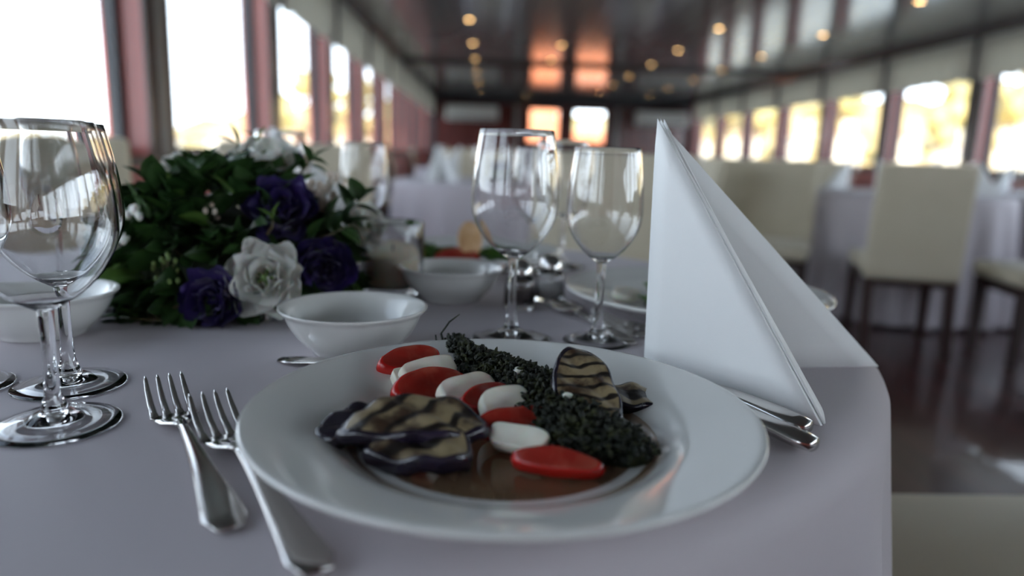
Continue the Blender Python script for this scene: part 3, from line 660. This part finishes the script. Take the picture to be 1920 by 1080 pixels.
# herb sauce heap: lumpy ridge covered with chopped leaves
rnd = random.Random(5); m = MB()
path = [(850, 662, .012, .030), (885, 682, .016, .032), (935, 703, .018, .032), (990, 722, .019, .031), (1030, 760, .023, .031), (1065, 800, .026, .030), (1110, 838, .024, .025), (1160, 868, .015, .017)]
cps = []
for i in range(len(path)-1):
    a, b = path[i], path[i+1]
    for k in range(5):
        u = k/5; g = [a[j]+(b[j]-a[j])*u for j in range(4)]; cps.append(g)
for g in cps:
    p = pt(g[0], g[1], g[3]-.012)
    p.x += rnd.uniform(-.005, .006); p.y += rnd.uniform(-.003, .004); g[2] *= rnd.uniform(.8, 1.25)
    m.ball((p.x, p.y, Z+.008+(g[3]-.008)*.34), (g[2]*.86, g[2]*.74, g[3]*.44), 14, 10)
    for k in range(105):
        a = rnd.uniform(0, 6.28); r = math.sqrt(rnd.random())*g[2]*1.04; h = Z+.010+(g[3]-.006)*.86*math.sqrt(max(0, 1-(r/(g[2]*1.1))**2))
        c = Vector((p.x+r*math.cos(a), p.y+.85*r*math.sin(a), h+rnd.uniform(-.002, .0028))); s = rnd.uniform(.0008, .0026)
        T = Matrix.Translation(c) @ Matrix.Rotation(rnd.uniform(0, 6), 4, Vector((rnd.random(), rnd.random(), rnd.random()+.1)))
        m.ball((0, 0, 0), (s*1.5, s, s*.45), 6, 4, T=T)
o = m.build('herb_sauce', 'pesto'); tag(o, 'dark green chopped herb sauce heaped diagonally over the salad row', 'herb sauce')
s0 = pt(835, 660, .022); o = MB().tube([s0, s0+Vector((-.004, .010, .012)), s0+Vector((.002, .016, .020)), s0+Vector((.010, .018, .026))], [.0012, .0009, .0008, .0004], 6)
o.tube([s0+Vector((-.006, .002, 0)), s0+Vector((-.008, .006, .012))], [.0012, .0006], 6); o = o.build('herb_sprig', 'pesto'); tag(o, 'dark thin herb sprig sticking up behind the topmost tomato slice', 'herb sprig')
for (px, py, h, s), lb in zip([(972, 695, .030, .004), (1063, 742, .032, .003)], ['small white cheese crumb on the herb sauce near the top', 'small white cheese crumb beside the upright eggplant slice']):
    p = pt(px, py, h); m = MB(); m.ball((0, 0, 0), (s, s*.8, s*.7), 8, 6); m.ball((s*.6, 0, 0), s*.6, 8, 6); o = m.build('cheese_crumb', 'mozz'); put(o, p); tag(o, lb, 'cheese crumb')
p = pt(1150, 832, .012); food('tomato_slice', slab(.012, .008, .006, 30), ['tomato', 'tomskin'], p, R_(-30), R_(20), 'small piece of tomato at the right edge of the herb sauce', 'tomato slice')

# salads on the other plates
def leafy(seed, c, n, R, mat_='lettuce', s=(.012, .022)):
    rnd = random.Random(seed); m = MB()
    for k in range(n):
        a = rnd.uniform(0, 6.28); r = R*math.sqrt(rnd.random()); L = rnd.uniform(*s); v = []; f = []; N = 5
        T = Matrix.Translation((r*math.cos(a), r*math.sin(a), rnd.uniform(.004, .020))) @ Matrix.Rotation(rnd.uniform(0, 6.28), 4, 'Z') @ Matrix.Rotation(rnd.uniform(-.7, .5), 4, 'X')
        for i in range(N+1):
            for j in range(N+1):
                x = (i/N-.5)*L*math.sqrt(max(.05, 1-(2*j/N-1)**2)); y = (j/N-.5)*L*1.5; v.append((x, y, .10*L*math.sin(i*2.1+j*1.3)+.3*x*x/L*4))
        for i in range(N):
            for j in range(N): A = i*(N+1)+j; f.append((A, A+1, A+N+2, A+N+1))
        m.add(v, f, 0, T)
    o = m.build('salad_leaves', mat_); put(o, c); return o
for c, nm in ((P2+Vector((-.03, .0, .010)), 'the plate half hidden by the large napkin'), (P3+Vector((.055, -.02, .010)), 'the plate across the table, right of the bread'), (P3+Vector((-.055, -.02, .010)), 'the plate across the table, left of the bread')):
    o = leafy(int(c.x*1000)+5, c, 26, .030); tag(o, 'bunch of green salad leaves on '+nm, 'salad', kind='stuff')
inst_t = [((P2+Vector((.012, -.035, .022))), 'red tomato slice on the plate half hidden by the large napkin'), ((P3+Vector((-.010, -.045, .020))), 'red tomato slice on the plate across the table, under the bread')]
for c, lb in inst_t: food('tomato_slice', slab(.032, .022, .011, 21), ['tomato', 'tomskin'], c, .2, .5, lb, 'tomato slice')
m = slab(.018, .030, .014, 22); food('bread_slice', m, ['bread', 'bread'], P3+Vector((.006, -.022, .043)), .3, 1.15, 'upright slice of toasted bread on the plate across the table', 'bread')
food('cheese_slice', slab(.022, .015, .008, 23), ['mozz', 'mozz'], P2+Vector((-.075, .015, .018)), .9, .2, 'pale cheese slice on the plate half hidden by the large napkin', 'cheese slice')

# ------------------------------------------------------------------ flower centrepiece
FC = Vector((-.285, .805, TZ)); ft = empty('flower_arrangement', FC); tag(ft, 'low arrangement of purple and white flowers with dark green leaves in the table middle', 'flower arrangement')
MB().lathe([(.0001, 0), (.085, 0), (.095, .02), (.092, .05), (.07, .085), (.04, .10), (.0001, .105)], 32).build('moss_base', 'basket', ft)
def petal(m, T, L, W, curl, ruff, seed, mi=0, N=8):
    rnd = random.Random(seed); ph = rnd.uniform(0, 6.28); v = []; f = []
    for i in range(N+1):
        t = i/N
        for j in range(N+1):
            s = 2*j/N-1; w = W*(math.sin(PI*min(1, t*.62+.06))**.8)
            out = L*(math.sin(curl*t)/curl); up = L*(1-math.cos(curl*t))/curl
            ed = t**3
            v.append((s*w*math.cos(.6*s), out+.10*L*ed*math.cos(s*4+ph)-.16*W*s*s, up+.25*W*s*s*(1-t*.5)+ruff*ed*math.sin(s*7+ph)+ruff*.4*ed*math.sin(s*15+ph*2)))
    for i in range(N):
        for j in range(N): A = i*(N+1)+j; f.append((A, A+1, A+N+2, A+N+1))
    m.add(v, f, mi, T)
def blossom(px, py, y, R, look, matn, name, label, openness=.55, core=True, seed=0):
    """bloom centre seen at that pixel, at distance y; look = direction it opens to"""
    c = ony(px, py, y)-FC; d = Vector(look).normalized(); Q = d.to_track_quat('Z', 'Y').to_matrix().to_4x4(); rnd = random.Random(seed)
    m = MB(); n_l = 4
    for l in range(n_l):
        k_n = [6, 6, 5, 4][l]; tilt = [-.10, .28, .62, 1.0][l]*(1.25-openness*.5); sc = [1.0, .90, .72, .50][l]
        for k in range(k_n):
            a = 2*PI*k/k_n+l*.55+rnd.uniform(-.15, .15)
            T = Matrix.Translation(c) @ Q @ Matrix.Translation((0, 0, -.25*R)) @ Matrix.Rotation(a, 4, 'Z') @ Matrix.Rotation(tilt, 4, 'X')
            petal(m, T, R*sc*rnd.uniform(.95, 1.08), R*sc*.80, .7+.5*rnd.random(), R*.055, seed*50+l*9+k)
    fo = m.build(name, matn, ft); fo['label'] = label
    if core:
        cm = MB(); cm.ball((0, 0, 0), (R*.12, R*.12, R*.20), 10, 8, T=Matrix.Translation(c) @ Q @ Matrix.Translation((0, 0, R*.12)))
        for k in range(5):
            a = k*1.257; cm.ball((R*.16*math.cos(a), R*.16*math.sin(a), R*.12), (R*.05, R*.05, R*.14), 6, 5, T=Matrix.Translation(c) @ Q)
        cm.build('flower_heart', 'flowercore', fo)
blossom(500, 522, .690, .040, (.05, -1, .28), 'white', 'flower', 'white ruffled flower with a green heart', .7, True, 1)
blossom(482, 578, .700, .021, (-.2, -.9, -.3), 'white', 'flower', 'small lower white petals', .3, False, 14)
blossom(497, 300, .830, .038, (.1, -.5, .9), 'white', 'flower', 'white flower at the top', .5, True, 2)
blossom(325, 318, .870, .030, (-.5, -.4, .9), 'white', 'flower', 'white flower at the upper left', .5, True, 3)
blossom(685, 425, .850, .030, (.7, -.6, .3), 'white', 'flower', 'shaded white flower at the right', .5, True, 4)
blossom(528, 392, .745, .038, (.1, -.8, .55), 'purple', 'flower', 'deep purple flower in the upper middle', .45, False, 5)
blossom(398, 562, .680, .033, (-.15, -1, .1), 'purple', 'flower', 'deep purple flower left of the white one', .35, False, 6)
blossom(607, 500, .735, .034, (.35, -.9, .1), 'purple', 'flower', 'deep purple flower right of the white one', .5, False, 7)
blossom(215, 530, .760, .030, (-.7, -.8, .1), 'purple', 'flower', 'purple flower at the lower left', .4, False, 8)
blossom(438, 305, .840, .018, (-.2, -.5, .9), 'purple', 'flower', 'small purple bud at the top', .2, False, 9)
blossom(548, 300, .86, .020, (.4, -.3, .9), 'purple', 'flower', 'small purple flower at the top right', .3, False, 10)
blossom(178, 508, .80, .018, (-.9, -.3, .3), 'purple', 'flower', 'small purple petals at the far left', .3, False, 11)
blossom(245, 575, .71, .020, (-.5, -.9, 0), 'purple', 'flower', 'dark purple flower low on the left', .3, False, 12)
def leafv(L, W, bend, N=6):
    v = []; f = []
    for i in range(N+1):
        t = i/N; w = W*math.sin(PI*t)**.75*(1-.25*t) if 0 < t < 1 else .0004
        for s in (-1, -.5, 0, .5, 1): v.append((s*w, L*math.sin(bend*t)/bend, -L*(1-math.cos(bend*t))/bend+abs(s)*w*.35))
    for i in range(N):
        for j in range(4): A = i*5+j; f.append((A, A+1, A+6, A+5))
    return v, f
rnd = random.Random(11)
def place_leaf(m, base, d, L, W, mi=0, bend=.7, spin=None):
    d = Vector(d).normalized(); T = Matrix.Translation(base) @ d.to_track_quat('Y', 'Z').to_matrix().to_4x4() @ Matrix.Rotation(rnd.uniform(-1.2, 1.2) if spin is None else spin, 4, 'Y')
    v, f = leafv(L, W, bend); m.add(v, f, mi, T)
m = MB()
for k in range(620):   # dense leafy dome
    a = rnd.uniform(0, 2*PI); e = math.asin(rnd.random()**1.25); R = .122
    d = Vector((math.cos(a)*math.cos(e)*1.10, math.sin(a)*math.cos(e)*.95, math.sin(e)*1.05)); base = Vector((d.x*R*.86, d.y*R*.86, .010+d.z*R*.95))
    place_leaf(m, base, d+Vector((rnd.uniform(-.7, .7), rnd.uniform(-.7, .7), rnd.uniform(-.4, .5))), rnd.uniform(.030, .052), rnd.uniform(.010, .017), 1 if rnd.random() < .08 else 0)
m.build('foliage', ['leaf', 'leaflight'], ft)
def spray(pts, n, side, mi, L=.04, W=.011, label=None):
    m = MB(); p = [ony(*q)-FC for q in pts]; m.tube(p, [.0018]*(len(p)-1)+[.0008], 6, 2)
    for k in range(n):
        u = (k+1)/n*(len(p)-1); i = min(int(u), len(p)-2); b = p[i].lerp(p[i+1], u-i); t = (p[i+1]-p[i]).normalized()
        s = -1 if k % 2 else 1; sd = t.cross(Vector((0, 1, 0))).normalized()*s; place_leaf(m, b, t*.7+sd*.8+Vector((0, -.25, 0)), L*rnd.uniform(.8, 1.1), W, mi, .5, spin=rnd.uniform(-.5, .5))
    place_leaf(m, p[-1], (p[-1]-p[-2]), L, W, mi, .4, 0)
    o = m.build('leaf_sprig', ['leaf', 'leaflight', 'stem'], ft)
spray([(455, 330, .83), (448, 290, .83), (445, 272, .83)], 1, 1, 1, .026, .008)
spray([(470, 320, .84), (480, 285, .84), (484, 268, .84)], 1, 1, 1, .022, .006)
spray([(400, 420, .76), (370, 370, .76), (365, 335, .77), (362, 320, .78)], 7, 1, 0, .034, .010)
spray([(400, 440, .74), (340, 400, .74), (300, 365, .75), (285, 350, .75)], 8, 1, 0, .036, .011)
spray([(340, 480, .72), (285, 430, .73), (250, 395, .74)], 7, 1, 0, .036, .011)
spray([(600, 430, .77), (650, 400, .78), (672, 378, .79)], 5, 1, 0, .032, .013)
spray([(560, 460, .74), (620, 440, .75), (648, 425, .76)], 5, 1, 0, .034, .014)
spray([(360, 560, .69), (300, 590, .69), (255, 600, .69)], 7, 1, 1, .026, .009)
spray([(330, 600, .685), (285, 600, .685), (225, 595, .69)], 7, 1, 0, .030, .010)
spray([(560, 330, .82), (575, 310, .82), (585, 300, .82)], 4, 1, 0, .026, .008)
spray([(500, 440, .71), (510, 425, .71), (512, 412, .71)], 1, 1, 1, .020, .006)
# tiny filler buds
def buds(cx, cy, y, n, sx, sy, r, matn, seed):
    rn = random.Random(seed); m = MB(); c0 = ony(cx, cy+40, y+.02)-FC
    for k in range(n):
        p = ony(cx+rn.uniform(-sx, sx), cy+rn.uniform(-sy, sy), y+rn.uniform(-.012, .012))-FC; m.ball(p, (r, r, r*1.25), 8, 6, 0); m.tube([c0.lerp(p, .5), p], .0005, 4, 1)
    m.build('filler_buds', [matn, 'stem'], ft)
buds(602, 362, .79, 26, 34, 34, .0040, 'budpink', 1)
buds(250, 395, .72, 5, 12, 12, .0038, 'white', 2)
buds(228, 445, .71, 6, 14, 22, .0038, 'white', 3)
buds(370, 395, .735, 12, 45, 20, .0028, 'budpink', 4)
buds(310, 505, .690, 16, 25, 28, .0022, 'flowercore', 5)

# ------------------------------------------------------------------ the other tables
gfar = glass_proto('wine_glass', .0405, .0335, .196, .082, n=16)
def centre_proto():
    t = empty('flower_arrangement'); m = MB(); rn = random.Random(2)
    for k in range(60):
        a = rn.uniform(0, 6.28); e = rn.uniform(0, 1.5); p = Vector((.07*math.cos(a)*math.cos(e), .07*math.sin(a)*math.cos(e), .02+.075*math.sin(e))); m.ball(p, (.018, .014, .010), 6, 4)
    m.build('foliage', 'leaf', t)
    m = MB(); [m.ball((.075*math.cos(a), .075*math.sin(a), .06), .022, 8, 6) for a in (0, 1.3, 2.5, 3.8, 5)]; m.build('white_flowers', 'white', t)
    m = MB(); [m.ball((.05*math.cos(a), .05*math.sin(a), .09), .022, 8, 6) for a in (.6, 1.9, 3.2, 4.5, 5.7)]; m.build('purple_flowers', 'purple', t); return t
cpz = centre_proto()
TABLES = [((.04, 4.30), 'the nearest table in the left row', [(180, 1), (0, 0), (90, 1), (270, 1)]),
          ((2.65, 4.46), 'the nearest right hand table', []),
          ((4.06, 4.85), 'the table by the nearest right window', []),
          ((-.10, 7.0), 'the second table in the left row', [(0, 1), (90, 1), (180, 1), (270, 1)]),
          ((2.80, 7.2), 'the second right hand table', [(0, 1), (90, 1), (180, 1), (270, 1)]),
          ((-.05, 9.95), 'the third table in the left row', [(0, 1), (90, 1), (270, 1)]),
          ((3.2, 9.9), 'the third right hand table', [(0, 1), (90, 1), (180, 1), (270, 1)]),
          ((.0, 12.6), 'the fourth table in the left row', [(0, 1), (90, 1), (270, 1)]),
          ((2.9, 12.7), 'the fourth right hand table', [(0, 1), (90, 1), (270, 1)]),
          ((.0, 15.2), 'the last left row table', [(0, 1), (90, 1)]),
          ((2.9, 15.3), 'the last right hand table', [(0, 1), (90, 1)])]
SIDE = {0: 'near side', 90: 'right side', 180: 'far side', 270: 'left side'}
for ti, ((x, y), nm, chs) in enumerate(TABLES):
    inst(tpB, (x, y, 0), 0, 'round table under the white cloth, '+nm, 'table')
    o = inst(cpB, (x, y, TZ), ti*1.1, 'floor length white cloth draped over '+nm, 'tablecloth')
    inst(cpz, (x+(.22 if ti == 1 else 0), y, TZ), ti, 'small dark and white flower arrangement on '+nm, 'flower arrangement')
    for k in range(4 if ti < 3 else 3):
        a = (225, 315, 45, 135)[k]*PI/180; rr = .40
        inst(nk, (x+rr*math.cos(a), y+rr*math.sin(a), TZ), a+1.2, 'blurred white folded napkin standing on '+nm, 'napkin', 'napkins on '+nm)
        if ti < 6: inst(gfar, (x+.33*math.cos(a+.55), y+.33*math.sin(a+.55), TZ), 0, 'blurred empty wine glass standing on '+nm, 'wine glass', 'wine glasses on '+nm)
    for dg, on in chs:
        if not on or (dg == 180 and ti == 0): continue
        dx, dy = {0: (0, -1), 90: (1, 0), 180: (0, 1), 270: (-1, 0)}[dg]
        chair(x+dx*1.02, y+dy*1.02, -dx+.1, -dy+.06, 'cream chair on the %s of %s' % (SIDE[dg], nm))
